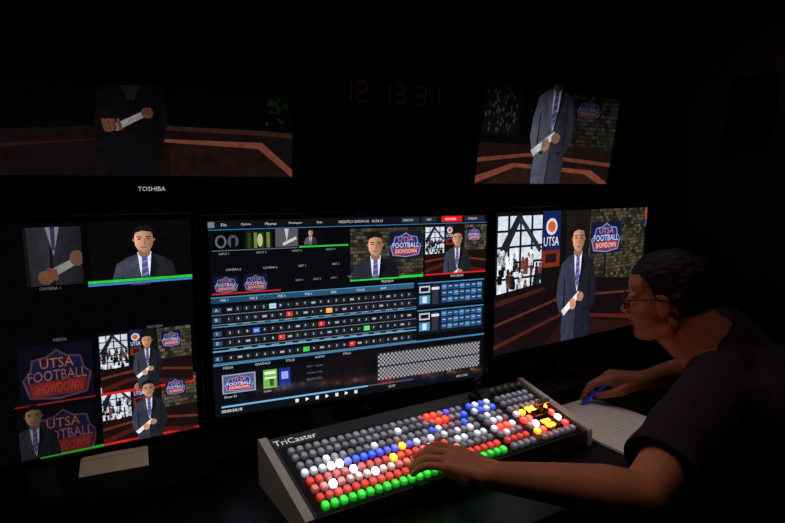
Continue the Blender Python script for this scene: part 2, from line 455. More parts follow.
w = c.win(212, 233, 242, 250, 1); w.rect(0, 0, 1, 1, (4, 4, 5), 0); w.ell(.28, .5, .3, .36, (90, 95, 105), 1); w.ell(.28, .5, .2, .26, (8, 8, 10), 2); w.ell(.7, .5, .3, .36, (70, 75, 85), 1); w.rect(.62, .3, .78, .9, (10, 10, 12), 2)
w = c.win(245, 231, 272, 249, 1); w.rect(0, 0, 1, 1, (18, 28, 12), 0)
for i in range(4):
    w.rect(.08 + i * .24, .1, .2 + i * .24, .9, (105, 120, 60) if i % 2 else (40, 60, 25), 1)
w.ell(.55, .5, .14, .35, (175, 175, 120), 2)
w = c.win(275, 229, 298, 246, 1, .8); w.rect(0, 0, 1, 1, (100, 98, 105), 0); w.poly([(.4, 0), (.6, 0), (.5, .7)], (225, 225, 230), 1); w.poly([(.3, .8), (.9, .45), (.95, .6), (.35, .95)], (235, 235, 230), 2)
w = c.win(301, 228, 320, 244, 1); w.rect(0, 0, 1, 1, (8, 8, 10), 0); presenter(w, .5, .08, .40, suit=(60, 60, 68), dl=1, paper=False)
vv = sC.uv(300, 246)[1]
c.rect(sC.uv(299, 246)[0], vv, sC.uv(348, 246)[0], vv + .008, (40, 190, 70), 3)
c.rect(sC.uv(212, 250)[0], vv + .005, sC.uv(297, 246)[0], vv + .009, (90, 100, 120), 3)
w = c.win(324, 227, 346, 243, 1); w.rect(0, 0, 1, 1, (6, 6, 9), 0)
for i, t in enumerate(("INPUT 1", "INPUT 2", "INPUT 3", "INPUT 4")):
    c.text(t, .03 + i * .115, .16, .010, (150, 150, 160), 3)
for i, t in enumerate(("CAMERA 5", "CAMERA 6", "NET 1", "NET 2")):
    c.text(t, .05 + i * .115, .24, .011, (150, 155, 165), 3)
w = c.win(350, 229, 423, 275, 1); w.rect(0, 0, 1, 1, (30, 28, 26), 0)
bricks(w, .0, 0, 1, 1, 14, 14, (62, 58, 46), 0); logo(w, .52, .08, .98, .62, 2)
presenter(w, .33, .08, .46, suit=(26, 28, 36), dl=7, paper=False, legs=False, bx=.9)
a = sC.uv(350, 276); b_ = sC.uv(423, 274)
c.rect(a[0], b_[1], b_[0], b_[1] + .014, (40, 200, 60), 3)
c.text("PREVIEW", (a[0] + b_[0]) / 2, b_[1] + .02, .013, (190, 190, 200), 3, center=True)
w = c.win(425, 225, 487, 270, 1); studio(w, mx=.5, myt=.12, hs=.32)
a = sC.uv(425, 272); b_ = sC.uv(487, 269)
c.rect(a[0], b_[1], b_[0], b_[1] + .014, (225, 30, 30), 3)
c.text("PROGRAM", (a[0] + b_[0]) / 2, b_[1] + .02, .013, (190, 190, 200), 3, center=True)
for (x0, y0, x1, y1) in ((212, 276, 240, 293), (242, 274, 269, 291)):
    w = c.win(x0, y0, x1, y1, 1, .9); w.rect(0, 0, 1, 1, (10, 12, 30), 0); logo(w, .05, .05, .95, .95, 1)
for i, t in enumerate(("DDR 1", "DDR 2", "GFX 1", "GFX 2")):
    c.text(t, .27 + i * .06, .315, .010, (140, 140, 150), 3)
vv = sC.uv(212, 294)[1]
c.rect(0.005, vv, .22, vv + .007, (190, 35, 35), 3)
c.rect(0, .385, .70, .412, lambda u, v: (28 + 30 * u, 60 + 40 * u, 90 + 40 * u), 1)
c.rect(0, .381, .70, .385, (70, 150, 190), 2)
for i in range(7): c.text(("M/E 1", "M/E 2", "M/E 3", "M/E 4", "DSK", "TITLES", "AUX")[i], .03 + i * .09, .392, .012, (210, 215, 225), 3)
rows = [.44, .49, .56, .61, .69]
tally = {(0, 5): (170, 210, 245), (1, 12): (255, 170, 80), (3, 17): (70, 230, 80), (1, 7): (200, 50, 50), (2, 11): (220, 45, 45), (2, 3): (60, 110, 220), (3, 6): (215, 60, 50), (4, 9): (60, 190, 80), (4, 15): (200, 50, 45)}
for ri, v in enumerate(rows):
    c.rect(.0, v - .014, .71, v + .03, (16, 19, 25) if ri % 2 else (12, 15, 20), 1)
    c.rect(.0, v + .030, .71, v + .034, (100, 112, 128), 2)
    c.rect(.004, v - .004, .03, v + .02, (40, 70, 110), 2)
    c.text("ABCDE"[ri], .012, v, .014, (220, 220, 230), 3)
    for i in range(24):
        u = .045 + i * .0272
        c.rect(u, v - .006, u + .022, v + .020, tally.get((ri, i), (30, 34, 42)), 2)
        if (i + ri) % 5: c.text(str((i * 3 + ri) % 10), u + .007, v - .0, .012, (225, 228, 236), 3)
        else: c.rect(u + .004, v + .002, u + .018, v + .012, (165, 170, 180), 3)
c.rect(0, .53, .71, .536, (60, 130, 175), 3); c.rect(0, .655, .71, .662, (90, 165, 205), 3)
for v in (.528, .655):
    for i in range(14): c.rect(.05 + i * .045, v - .006, .075 + i * .045, v - .001, (140, 145, 155), 3)
for vv0 in (.385, .545):
    c.rect(.715, vv0, .995, vv0 + .145, (16, 20, 28), 1)
    c.rect(.715, vv0, .995, vv0 + .006, (70, 140, 180), 2)
    c.rect(.722, vv0 + .02, .765, vv0 + .06, (190, 195, 205), 2); c.rect(.727, vv0 + .028, .76, vv0 + .052, (20, 22, 30), 3)
    c.rect(.722, vv0 + .075, .765, vv0 + .125, (60, 140, 190), 2); c.rect(.735, vv0 + .082, .752, vv0 + .12, (210, 215, 225), 3)
    c.rect(.775, vv0 + .02, .80, vv0 + .13, (45, 50, 60), 2); c.rect(.772, vv0 + .03, .803, vv0 + .045, (220, 220, 225), 3)
    for j in range(3):
        for i in range(7):
            u = .813 + i * .0252; v = vv0 + .018 + j * .038
            c.rect(u, v, u + .022, v + .031, (38, 74, 116) if (i + j) % 3 else (58, 110, 160), 2)
            c.rect(u + .004, v + .010, u + .018, v + .015, (160, 190, 220), 3)
c.rect(0, .725, 1, .735, (60, 120, 165), 2)
for i in range(5): c.text(("MEDIA", "GRAPHICS", "TITLES", "AUDIO", "STILLS")[i], .03 + i * .1, .742, .012, (180, 185, 195), 3)
c.rect(.0, .765, .545, .93, (10, 12, 17), 1)
w = Win(c, .025, .785, .13, .885, 2); w.rect(0, 0, 1, 1, (150, 155, 170), 0); logo(w, .04, .06, .96, .94, 1, 1.1, (70, 80, 110))
w = Win(c, .155, .785, .20, .885, 2); w.rect(0, 0, 1, 1, (110, 170, 80), 0); w.rect(.1, .1, .9, .25, (220, 235, 190), 1); w.rect(.1, .4, .9, .5, (220, 235, 190), 1); w.rect(.45, .5, .75, .9, (40, 80, 34), 1)
w = Win(c, .207, .785, .245, .885, 2); w.rect(0, 0, 1, 1, (30, 40, 130), 0); w.rect(.2, .2, .8, .6, (140, 160, 230), 1)
c.text("Show 01", .03, .895, .013, (190, 195, 205), 3); c.text("Graphic", .155, .895, .012, (190, 195, 205), 3)
for j in range(3): c.text(("DDR 1 - Playlist", "Autoplay  Loop", "00:00:12:04")[j], .30, .79 + j * .035, .013, (95, 102, 115), 3)
c.rect(.555, .765, .985, .935, (22, 24, 28), 1)
for (va, vb2) in ((.775, .848), (.856, .928)):
    nx, ny = 58, 6
    du = .42 / nx; dv = (vb2 - va) / ny
    for j in range(ny):
        for i in range(nx):
            if (i + j) % 2: c.rect(.56 + i * du, va + j * dv, .56 + (i + 1) * du, va + (j + 1) * dv, (155, 155, 158), 3)
    c.rect(.56, va, .98, vb2, (46, 46, 50), 2)
c.rect(0, .935, 1, 1, (13, 15, 20), 1)
c.rect(.02, .948, .52, .957, (110, 175, 215), 2); c.rect(.52, .948, .7, .956, (70, 75, 85), 2)
c.text("00:00:04;18", .02, .968, .018, (225, 230, 240), 3)
for i in range(7):
    u = .26 + i * .035
    if i % 2: c.poly([(u, .965), (u + .012, .975), (u, .985)], (240, 245, 250), 3)
    else: c.rect(u, .966, u + .011, .985, (210, 215, 225), 3)
c.text("29.97", .60, .968, .014, (180, 185, 195), 3); c.text("00:01:20;00", .88, .968, .014, (180, 185, 195), 3)
c.build("display_image", rC, M_SCR)

# ================================================================= RIGHT MONITOR
sR = Screen((.257, 1.458), (.803, 1.837), .872, .372)
rR = empty("computer_monitor", sR.M)
monitor_body(sR, rR)
c = Canvas(sR)
w = Win(c, 0, 0, 1, 1, 0)
w.rect(0, 0, 1, 1, (15, 13, 13), 0)
def T(px, py): return sR.uv(px, py)
u0, v0 = T(497, 216); u1, v1 = T(541, 290)
lattice(w, u0, .02, u1, v1, 1)
u0, _ = T(543, 215); u1, v1 = T(559, 266)
banner(w, u0, .0, u1, v1, 2)
bricks(w, .42, 0, .985, .60, 26, 22, (66, 60, 45), 1)
w.poly([(.42, 0), (.58, 0), (.56, .62), (.42, .62)], (24, 21, 18), 3)
a = T(591, 222); b_ = T(620, 249)
logo(w, a[0], a[1], b_[0], b_[1] + .02, 4, 1.0)
w.rect((a[0] + b_[0]) / 2 - .006, b_[1] + .02, (a[0] + b_[0]) / 2 + .006, .62, (15, 14, 14), 4)
w.poly([(0, .57), (.4, .5), (1, .6), (1, 1), (0, 1)], (19, 12, 14), 4)
w.poly([(0, .62), (.28, .56), (.3, .58), (0, .66)], (60, 28, 24), 5)
w.poly([(.0, .78), (.42, .64), (1, .70), (1, .72), (.42, .66), (0, .80)], (78, 40, 30), 5)
w.poly([(.0, .93), (.4, .78), (1, .92), (1, .96), (.4, .80), (0, .96)], (78, 26, 22), 5)
w.poly([(.42, .82), (1, .985), (1, 1), (.3, 1)], (36, 16, 16), 5)
w.rect(.985, 0, 1, .1, (160, 60, 40), 5); w.rect(.985, .1, 1, .16, (40, 60, 110), 5)
hT = T(579, 224); hB = T(578, 251)
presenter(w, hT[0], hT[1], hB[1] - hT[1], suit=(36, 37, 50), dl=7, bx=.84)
c.build("display_image", rR, M_VID)

# ================================================================= WALL TVs
sT1 = Screen((-1.39, 1.71), (-.3685, 2.17), 1.344, .63, 0)
rT1 = empty("wall_television", sT1.M)
tv_body(sT1, rT1, .035, .085, .05)
c = Canvas(sT1)
c.dimf = lambda u, v: min(1, max(0, (v - .42) / .3))  # picture fades to black toward the top, darkening painted into its colours
w = Win(c, 0, 0, 1, 1, 0)
def tq(pts, col, dl): w.poly([sT1.uv(*p) for p in pts], col, dl)
w.rect(0, 0, 1, .42, (3, 3, 3), 0)
w.rect(0, .42, 1, 1, (6, 6, 7), 0)
tq([(-60, 130), (155, 124), (292, 138), (292, 178), (-60, 178)], (17, 10, 10), 2)
tq([(165, 126), (262, 131), (292, 134), (292, 139), (262, 136), (165, 130)], (44, 26, 20), 3)
tq([(160, 139), (262, 143), (292, 170), (292, 178), (258, 149), (160, 142)], (98, 52, 42), 3)
tq([(-60, 146), (100, 138), (100, 140), (-60, 150)], (34, 15, 14), 3)
tq([(170, 143), (256, 149), (290, 178), (170, 178)], (26, 14, 12), 3)
tq([(98, 85), (160, 85), (168, 120), (158, 178), (104, 178), (94, 120)], (10, 10, 13), 4)
tq([(119, 85), (141, 85), (134, 100), (128, 100)], (26, 26, 32), 5)
tq([(112, 125), (150, 108), (153, 113), (116, 131)], (125, 122, 120), 5)
p = sT1.uv(109, 125); w.ell(p[0], p[1], .030, .034, (98, 64, 46), 6)
p = sT1.uv(147, 113); w.ell(p[0], p[1], .030, .028, (80, 52, 38), 6)
for i in range(4): tq([(101 + i * 5, 119), (104 + i * 5, 118), (108 + i * 5, 129), (104 + i * 5, 131)], (78, 48, 34), 7)
for i in range(22):
    x = 276 + random.uniform(-16, 12); y = 112 + random.uniform(-12, 12)
    tq([(x, y), (x + 3, y - 2), (x + 5, y + 2), (x + 2, y + 2)], (12, random.randint(22, 32), 12), 6)
c.build("display_image", rT1, M_TV)
b = MB()
P, asp = text_polys("TOSHIBA")
tw = .085; th = tw / asp
ux, vy = sT1.uv(138, 190)
for p in P:
    vs = [b.bm.verts.new(((ux - .5) * sT1.W + x * tw, -.0148, -sT1.H / 2 - .050 + y * th)) for x, y in p]
    b.bm.faces.new(vs)
b.done("maker_label", [M_LABEL], rT1)

sT2 = Screen((.351, 2.55), (1.076, 2.95), 1.322, .466, 9)
rT2 = empty("wall_television", sT2.M)
tv_body(sT2, rT2, .03, .05, .03)
c = Canvas(sT2)
c.dimf = lambda u, v: min(1, max(0, (v - .06) / .3)) * (.8 + .3 * v)  # dark fade along the upper part, painted into the picture colours
w = Win(c, 0, 0, 1, 1, 0, .78)
w.rect(0, 0, 1, 1, (10, 9, 9), 0)
bricks(w, .52, .12, 1, .72, 14, 14, (46, 40, 34), 1)
w.rect(.02, .0, .26, .54, (16, 15, 16), 3)
for i in range(60):
    x = random.uniform(.02, .23); y = random.uniform(.10, .50)
    w.rect(x, y, x + .010, y + .03, random.choice([(54, 50, 50), (38, 34, 34), (70, 64, 64), (60, 44, 40)]), 4)
logo(w, .66, .16, .86, .34, 5, .5)
w.poly([(0, .62), (1, .62), (1, 1), (0, 1)], (30, 18, 17), 4)
w.poly([(0, .76), (.35, .70), (1, .78), (1, .82), (.35, .735), (0, .80)], (118, 64, 48), 6)
w.poly([(0, .93), (.25, .80), (.85, .86), (1, .99), (1, 1), (.93, 1), (.8, .9), (.27, .84), (0, 1)], (140, 72, 54), 6)
w.poly([(.27, .84), (.8, .9), (.93, 1), (.08, 1)], (48, 26, 22), 6)
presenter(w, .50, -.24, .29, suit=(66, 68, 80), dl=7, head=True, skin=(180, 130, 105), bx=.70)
for i in range(20):
    x = random.uniform(.88, .97); y = random.uniform(.48, .64)
    w.poly([(x, y), (x + .015, y - .02), (x + .025, y + .02)], (18, random.randint(30, 50), 20), 7)
c.build("display_image", rT2, M_TV)

# ================================================================= ROOM
e_ = V((.891, .454, 0)).normalized(); n_ = V((e_.y, -e_.x, 0))
CR = V((1.62, 3.325, 0)); CL = CR - e_ * 4.6; NR = CR + n_ * 5.2; NL = CL + n_ * 5.2
M_WALL = mat("wall_paint", (66, 40, 32), .9, noise=.12, scale=3, bump=.05, spec=.1)
M_WALLR = mat("wall_paint_side", (104, 88, 82), .9, noise=.1, scale=3, spec=.1)
M_FLOOR = mat("carpet", (22, 21, 24), .95, noise=.3, scale=150, bump=.3)
M_CEIL = mat("ceiling_tile", (40, 38, 36), .9, noise=.1, scale=20)
M_TRIM = mat("trim_paint", (34, 28, 25), .6)
def wall(name, a, b, m, out):
    mb = MB(); d = (b - a); l = d.length; u = d.normalized()
    Mx = Matrix((u, out, V((0, 0, 1)))).transposed().to_4x4(); Mx.translation = a
    if Mx.to_3x3().determinant() < 0:
        return wall(name, b, a, m, out)
    mb.box((l / 2, .05, 1.35), (l + .2, .1, 2.7), 0)
    return mb.done(name, [m], None, False, Mx)
wall("wall_back", CL, CR, M_WALL, -n_)
wall("wall_right", CR, NR, M_WALLR, e_)
wall("wall_left", CL, NL, M_WALL, -e_)
wall("wall_front", NL, NR, M_WALL, n_)
for nm, z0, z1, m in (("floor", -.1, 0, M_FLOOR), ("ceiling", 2.7, 2.8, M_CEIL)):
    mb = MB(); o = .1
    mb.prism([tuple(p[:2]) for p in (NL - e_ * o + n_ * o, NR + e_ * o + n_ * o, CR + e_ * o - n_ * o, CL - e_ * o - n_ * o)], z0, z1)
    mb.done(nm, [m])
Mb = Matrix((e_, -n_, V((0, 0, 1)))).transposed().to_4x4()
mb = MB(); mb.box((2.3, -.008, .05), (4.58, .014, .1), 0, .003)
Mx = Mb.copy(); Mx.translation = CL; mb.done("baseboard_back", [M_TRIM], None, False, Mx)
mb = MB(); mb.box((-.02, -.02, 1.35), (.035, .035, 2.69), 0, .004)
Mx = Mb.copy(); Mx.translation = CR; mb.done("trim_1", [M_TRIM], None, False, Mx)
Ms = Matrix((n_, e_, V((0, 0, 1)))).transposed().to_4x4()
if Ms.to_3x3().determinant() < 0: Ms = Matrix((-n_, e_, V((0, 0, 1)))).transposed().to_4x4()
Mx = Ms.copy(); Mx.translation = CR + n_ * .42 + V((0, 0, 1.72))
r = empty("wall_speaker", Mx)
mb = MB(); mb.box((0, -.045, 0), (.2, .085, .26), 0, .01); mb.done("cabinet", [M_BLK], r)
mb = MB(); mb.cyl((0, -.0885, -.04), (0, -.094, -.04), .07, .07, 0, 32); mb.cyl((0, -.0885, .075), (0, -.094, .075), .03, .03, 0, 24); mb.done("drivers", [M_DKMET], r)

Mx = Mb.copy(); Mx.translation = V((-.02, 2.49, 1.685))
r = empty("led_wall_clock", Mx)
mb = MB(); mb.box((0, -.025, 0), (.54, .05, .13), 0, .006); mb.done("housing", [mat("clock_housing", (16, 11, 10), .8, noise=.1, spec=.1)], r)
M_LED = mat("led_red", (14, 4, 3), .6, noise=0, emis=(38, 17, 13), es=.35, spec=.1)
SEG = {'0': 'abcdef', '1': 'bc', '2': 'abged', '3': 'abgcd', '7': 'abc', '5': 'afgcd', '4': 'fgbc'}
mb = MB(); x = -.235
def seg(s_, x):
    w2, h2, t = .022, .036, .008
    q = {'a': (0, h2, 1), 'g': (0, 0, 1), 'd': (0, -h2, 1), 'f': (-w2, h2 / 2, 0), 'b': (w2, h2 / 2, 0), 'e': (-w2, -h2 / 2, 0), 'c': (w2, -h2 / 2, 0)}[s_]
    mb.box((x + q[0], -.0515, q[1]), ((w2 * 1.6, .003, t) if q[2] else (t, .003, h2 * .82)), 0)
for ch in "12:13:31":
    if ch == ':':
        mb.box((x + .008, -.0515, .015), (.007, .003, .007), 0); mb.box((x + .008, -.0515, -.015), (.007, .003, .007), 0); x += .034
    else:
        x += .012
        for s_ in SEG[ch]: seg(s_, x + .014)
        x += .056
mb.done("digits", [M_LED], r)

# ================================================================= DESK
u_ = V((.85, .527, 0)).normalized(); nn = V((u_.y, -u_.x, 0))
PC = V((.09, 1.118, 0))
def D(du, dn, z=0): return PC + u_ * du + nn * dn + V((0, 0, z))
Md = Matrix((u_, -nn, V((0, 0, 1)))).transposed().to_4x4(); Md.translation = PC
M_DESK = mat("desk_laminate", (12, 11, 13), .32, noise=.2, scale=8, spec=.4)
r = empty("control_room_desk", Md)
mb = MB(); mb.box((.1, .22, .732), (2.9, .96, .036), 0, .006); mb.done("desk_top", [M_DESK], r)
mb = MB()
for x in (-1.3, 1.5): mb.box((x, .22, .357), (.04, .9, .714), 0, .004)
mb.box((.1, .62, .45), (2.76, .02, .5), 0)
mb.done("supports", [M_DESK], r)

# ================================================================= CONTROL PANEL
LEN, DEP, HF, HB = .672, .213, .034, .084
FL = V((-.139, .851, .75))
Mp = Matrix((u_, -nn, V((0, 0, 1)))).transposed().to_4x4(); Mp.translation = FL + V((0, 0, .001))
pan = empty("video_switcher_panel", Mp)
ang = math.atan((HB - HF) / DEP)
S = Matrix.Translation((0, 0, HF)) @ Matrix.Rotation(ang, 4, 'X')
M_DECK = mat("deck_metal", (72, 73, 80), .5, .1, noise=.06, scale=60)
M_RAIL = mat("rail_silver", (245, 243, 238), .4, 0, noise=.04)
b = MB()
prof = [(0, .004), (0, HF), (DEP, HB), (DEP, .004)]
bm = b.bm
va = [bm.verts.new((.016, y, z)) for y, z in prof]; vb_ = [bm.verts.new((LEN - .012, y, z)) for y, z in prof]
bm.faces.new(va); bm.faces.new(vb_[::-1])
for i in range(4): bm.faces.new((va[i], va[(i + 1) % 4], vb_[(i + 1) % 4], vb_[i]))
b.done("chassis", [M_DECK], pan)
b = MB()
for xa, xb in ((0, .016), (LEN - .012, LEN)):
    pr = [(-.004, 0), (-.004, HF + .003), (0.003, HF + .006), (DEP, HB + .006), (DEP + .004, HB), (DEP + .004, 0)]
    va = [b.bm.verts.new((xa, y, z)) for y, z in pr]; vb_ = [b.bm.verts.new((xb, y, z)) for y, z in pr]
    b.bm.faces.new(va); b.bm.faces.new(vb_[::-1])
    for i in range(6): b.bm.faces.new((va[i], va[(i + 1) % 6], vb_[(i + 1) % 6], vb_[i]))
b.done("side_rails", [M_RAIL], pan)
b = MB()
b.box((LEN / 2, 0.094, .0006), (LEN - .05, .182, .0012), 0, 0, S)
b.done("overlay", [mat("overlay_dark", (20, 20, 25), .35, noise=.05)], pan)
P, asp = text_polys("TriCaster")
b = MB()
for p in P:
    vs = [b.bm.verts.new(S @ V((.024 + x * .085, .193 + y * .085 / asp, .0014))) for x, y in p]
    b.bm.faces.new(vs)
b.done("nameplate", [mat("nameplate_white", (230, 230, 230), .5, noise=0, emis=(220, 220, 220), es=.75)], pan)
# translucent lit keycaps: LED light per key, glow of hot keys painted into neighbouring caps' colour
kv, kf, kc = [], [], []
keys = []
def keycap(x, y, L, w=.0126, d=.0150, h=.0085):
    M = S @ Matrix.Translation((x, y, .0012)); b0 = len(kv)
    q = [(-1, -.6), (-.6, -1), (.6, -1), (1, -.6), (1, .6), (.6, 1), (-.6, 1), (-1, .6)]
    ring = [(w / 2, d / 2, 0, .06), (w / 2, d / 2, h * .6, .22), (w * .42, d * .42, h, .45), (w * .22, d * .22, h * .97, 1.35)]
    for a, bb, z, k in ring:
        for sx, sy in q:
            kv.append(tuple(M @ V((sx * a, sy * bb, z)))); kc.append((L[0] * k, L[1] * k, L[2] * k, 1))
    for r_ in range(3):
        for i in range(8):
            j = (i + 1) % 8
            kf.append((b0 + r_ * 8 + i, b0 + r_ * 8 + j, b0 + r_ * 8 + 8 + j, b0 + r_ * 8 + 8 + i))
    kf.append(tuple(b0 + 24 + i for i in range(8)))
OFF = ((150, 152, 168), .5); WHT = ((235, 238, 255), 1.6); BLU = ((45, 85, 255), 2.2); RED = ((252, 50, 38), 1.6)
GRN = ((50, 240, 60), 1.6); AMB = ((255, 165, 35), 11.0); HW = ((255, 245, 245), 11.0); HR = ((255, 34, 14), 12.0); PNK = ((252, 115, 108), 1.4)
rowv = [(.016, GRN), (.036, RED), (.058, PNK), (.078, RED), (.101, BLU), (.121, OFF), (.144, OFF), (.164, OFF)]
hot = {(4, 3): HW, (4, 4): HW, (5, 3): WHT, (3, 5): HW, (5, 9): WHT, (2, 2): HW, (3, 10): AMB, (4, 12): AMB, (2, 7): HW, (3, 15): HW, (3, 16): HR,
       (6, 19): HR, (7, 18): HR, (7, 19): HR, (6, 20): HR, (5, 17): BLU, (5, 18): WHT, (1, 12): WHT, (5, 22): BLU, (6, 13): WHT, (6, 23): BLU, (7, 21): BLU}
for ri, (v, col) in enumerate(rowv):
    for i in range(24):
        cc = hot.get((ri, i), col)
        if (ri, i) not in hot:
            if ri == 4 and i > 13: cc = OFF if i % 2 else WHT
            if ri == 3 and i > 17: cc = WHT if i % 3 else OFF
            if ri == 2 and i > 18: cc = OFF
            if ri == 4 and i < 3: cc = WHT
            if ri == 2 and 4 <= i <= 9: cc = ((255, 190, 190), 1.5)
        keys.append((.044 + i * .0168, v, cc[0], cc[1] * random.uniform(.6, 1.2)))
    for i in range(4):
        cc = WHT if (ri + i) % 3 == 0 else OFF
        if ri in (3, 4) and i in (1, 2): cc = HR if ri == 3 else WHT
        if ri >= 6: cc = BLU if (i + ri) % 2 else WHT
        if ri == 1: cc = RED
        if ri == 0: cc = OFF
        keys.append((.460 + i * .0168, v, cc[0], cc[1] * random.uniform(.6, 1.2)))
    for i in range(6):
        if 2 <= i <= 4 and 1 <= ri <= 4: continue
        cc = [OFF, OFF, WHT, HR, OFF, AMB][(ri * 5 + i * 3) % 6] if 1 <= ri <= 5 else OFF
        if i in (1, 5) and 1 <= ri <= 4: cc = [HR, AMB, HR, HW][(ri + i) % 4]
        keys.append((.544 + i * .0168, v, cc[0], cc[1] * random.uniform(.6, 1.2)))
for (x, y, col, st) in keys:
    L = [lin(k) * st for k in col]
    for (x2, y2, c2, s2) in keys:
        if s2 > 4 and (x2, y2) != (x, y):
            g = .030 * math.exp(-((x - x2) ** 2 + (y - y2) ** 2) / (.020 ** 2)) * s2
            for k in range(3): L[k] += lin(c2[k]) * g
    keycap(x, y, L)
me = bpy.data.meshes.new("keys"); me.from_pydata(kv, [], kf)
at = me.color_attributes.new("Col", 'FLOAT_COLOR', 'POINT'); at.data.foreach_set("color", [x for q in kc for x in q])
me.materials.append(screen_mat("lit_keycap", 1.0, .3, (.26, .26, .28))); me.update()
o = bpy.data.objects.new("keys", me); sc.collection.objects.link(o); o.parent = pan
b = MB()
for x in (.572, .612): b.box((x, .075, .004), (.006, .09, .008), 0, .001, S)
b.box((.592, .08, .012), (.046, .016, .010), 0, .003, S)
b.cyl(V((.592, .08, .012)), V((.592, .08, .036)), .006, .006, 0, 14, S)
b.box((.592, .08, .039), (.040, .011, .011), 1, .005, S)
for yy in (.045, .06, .10, .112): b.box((.592, yy, .003), (.026, .009, .004), 2, .001, S)
b.done("fader_bar", [M_DKMET, M_SILV, mat("fader_led", (255, 120, 30), .4, noise=0, emis=(255, 120, 30), es=12)], pan)
b = MB()
for i in range(5):
    b.cyl(V((.552 + i * .021, .192, .001)), V((.552 + i * .021, .192, .014)), .007, .006, 0, 16, S)
b.cyl(V((.50, .192, .001)), V((.50, .192, .012)), .016, .012, 1, 24, S)
b.cyl(V((.50, .192, .010)), V((.503, .195, .042)), .004, .004, 1, 12, S)
b.sph(V((.503, .195, .045)), (.009, .009, .008), 1, S)
b.done("knobs_and_joystick", [M_SILV, M_BLK], pan, True)

# keyboard
Mk = Md.copy(); Mk.translation = D(.47, -.170, .7505)
kb = empty("computer_keyboard", Mk)
b = MB(); b.box((0, 0, .008), (.27, .10, .016), 0, .004); b.done("case", [M_BLK], kb)
b = MB()
for j in range(5):
    for i in range(14):
        b.key(Matrix.Translation((-.121 + i * .0186, -.036 + j * .018, .016)), .016, .0155, .006, 0)
b.done("keycaps", [mat("keycap", (44, 44, 48), .45, noise=0)], kb)

# paper pad
Mq = Md.copy(); Mq.translation = D(.455, .055, .7505)
pp = empty("notepad", Mq)
M_PAP = mat("paper", (240, 235, 230), .8, noise=.04)
b = MB(); b.box((0, 0, .004), (.205, .25, .007), 0, .001)
b.box((.004, .002, .0079), (.203, .248, .0006), 0, 0, Matrix.Rotation(math.radians(2), 4, 'Z')); b.done("sheets", [M_PAP], pp)
b = MB()
for j in range(16):
    b.box((-.01, .10 - j * .0125, .00838), (.15 - (j * 37 % 5) * .014, .0007, .0002), 0, 0, Matrix.Rotation(math.radians(2), 4, 'Z'))
b.done("printed_lines", [mat("ink", (180, 178, 178), .7, noise=0)], pp)

# folded note card behind/below the left monitor
Mn = Matrix.Translation((-.570, 1.130, .7512)) @ Matrix.Rotation(math.radians(24), 4, 'Z')
nc = empty("folded_note_card", Mn)
b = MB()
b.box((0, -.026, .0100), (.125, .055, .0012), 0, 0, Matrix.Rotation(math.radians(14), 4, 'X') )
b.box((0, .026, .0100), (.125, .055, .0012), 0, 0, Matrix.Rotation(math.radians(-14), 4, 'X'))
b.done("card", [mat("card_stock", (225, 205, 185), .8, noise=.05)], nc)

# ================================================================= MAN
man = empty("seated_man", Matrix.Identity(4))
Z = EYE
shL = V((.650, 1.125, Z - .415)); elL = V((.415, .905, Z - .508)); wrL = V((.175, .925, Z - .486))
shR = V((.835, 1.41, Z - .37)); elR = V((.90, 1.60, Z - .505)); wrR = V((.640, 1.425, Z - .490))
nb = V((.742, 1.275, Z - .365))
hc = V((.632, 1.320, Z - .255))
fy = V((-.90, .40, -.14)).normalized(); fx = fy.cross(V((0, 0, 1))).normalized(); fz = fx.cross(fy).normalized()
H = Matrix((fx, fy, fz)).transposed().to_4x4() @ Matrix.Diagonal((.92, .88, .90, 1)); H.translation = hc
M_SKIN = mat("skin", (190, 118, 86), .5, noise=.08, scale=60, bump=.05, spec=.35)
M_HAIR = mat("hair", (20, 14, 12), .65, noise=.6, scale=220, bump=1.0, spec=.35)
b = MB()
S_ = lambda c, r: b.sph(c, r, 0, H, 24, 16)
S_((0, -.018, .030), (.078, .094, .083)); S_((0, .026, -.016), (.068, .062, .080)); S_((0, .028, -.066), (.060, .054, .040))
S_((0, .064, -.088), (.028, .024, .021)); S_((0, .054, .036), (.058, .034, .044))
for sx in (-1, 1):
    S_((sx * .040, .046, -.022), (.026, .030, .028)); S_((sx * .030, .075, .018), (.024, .012, .008))
    S_((sx * .040, .036, -.046), (.026, .038, .036))
    S_((sx * .010, .095, -.030), (.009, .010, .008))
    S_((sx * .031, .072, -.004), (.018, .012, .014))
    b.sph((sx * .080, -.008, -.008), (.007, .018, .030), 0, H @ Matrix.Rotation(sx * .2, 4, 'Z'), 20, 12)
    b.cap((sx * .052, .0, -.060), .026, (sx * .034, .050, -.080), .024, 0, 20, H)
b.cap((0, .082, .012), .008, (0, .104, -.026), .010, 0, 18, H)
S_((0, .086, -.051), (.023, .009, .0055)); S_((0, .084, -.062), (.020, .009, .006)); S_((0, .074, -.055), (.038, .015, .024))
nk = H @ V((0, -.035, -.055))
b.cap(nk, .054, nb, .064)
b.cap(H @ V((0, 0, -.07)), .046, nb + V((-.03, .0, -.02)), .052)
b.cap(nb, .062, V((.80, 1.22, Z - .47)), .095); b.cap(V((.80, 1.22, Z - .47)), .095, V((.93, 1.16, Z - .66)), .095)
b.cap(nb + V((0, 0, -.03)), .05, shL, .050); b.cap(nb + V((0, 0, -.03)), .05, shR, .05)
def arm(sh, el, wr):
    b.cap(sh, .050, sh.lerp(el, .45), .049, 0, 28); b.cap(sh.lerp(el, .45), .049, el, .037, 0, 28)
    b.cap(el, .037, el.lerp(wr, .25), .0415, 0, 28); b.cap(el.lerp(wr, .25), .0415, el.lerp(wr, .6), .034, 0, 28)
    b.cap(el.lerp(wr, .6), .034, wr, .024, 0, 28)
arm(shL, elL, wrL); arm(shR, elR, wrR)
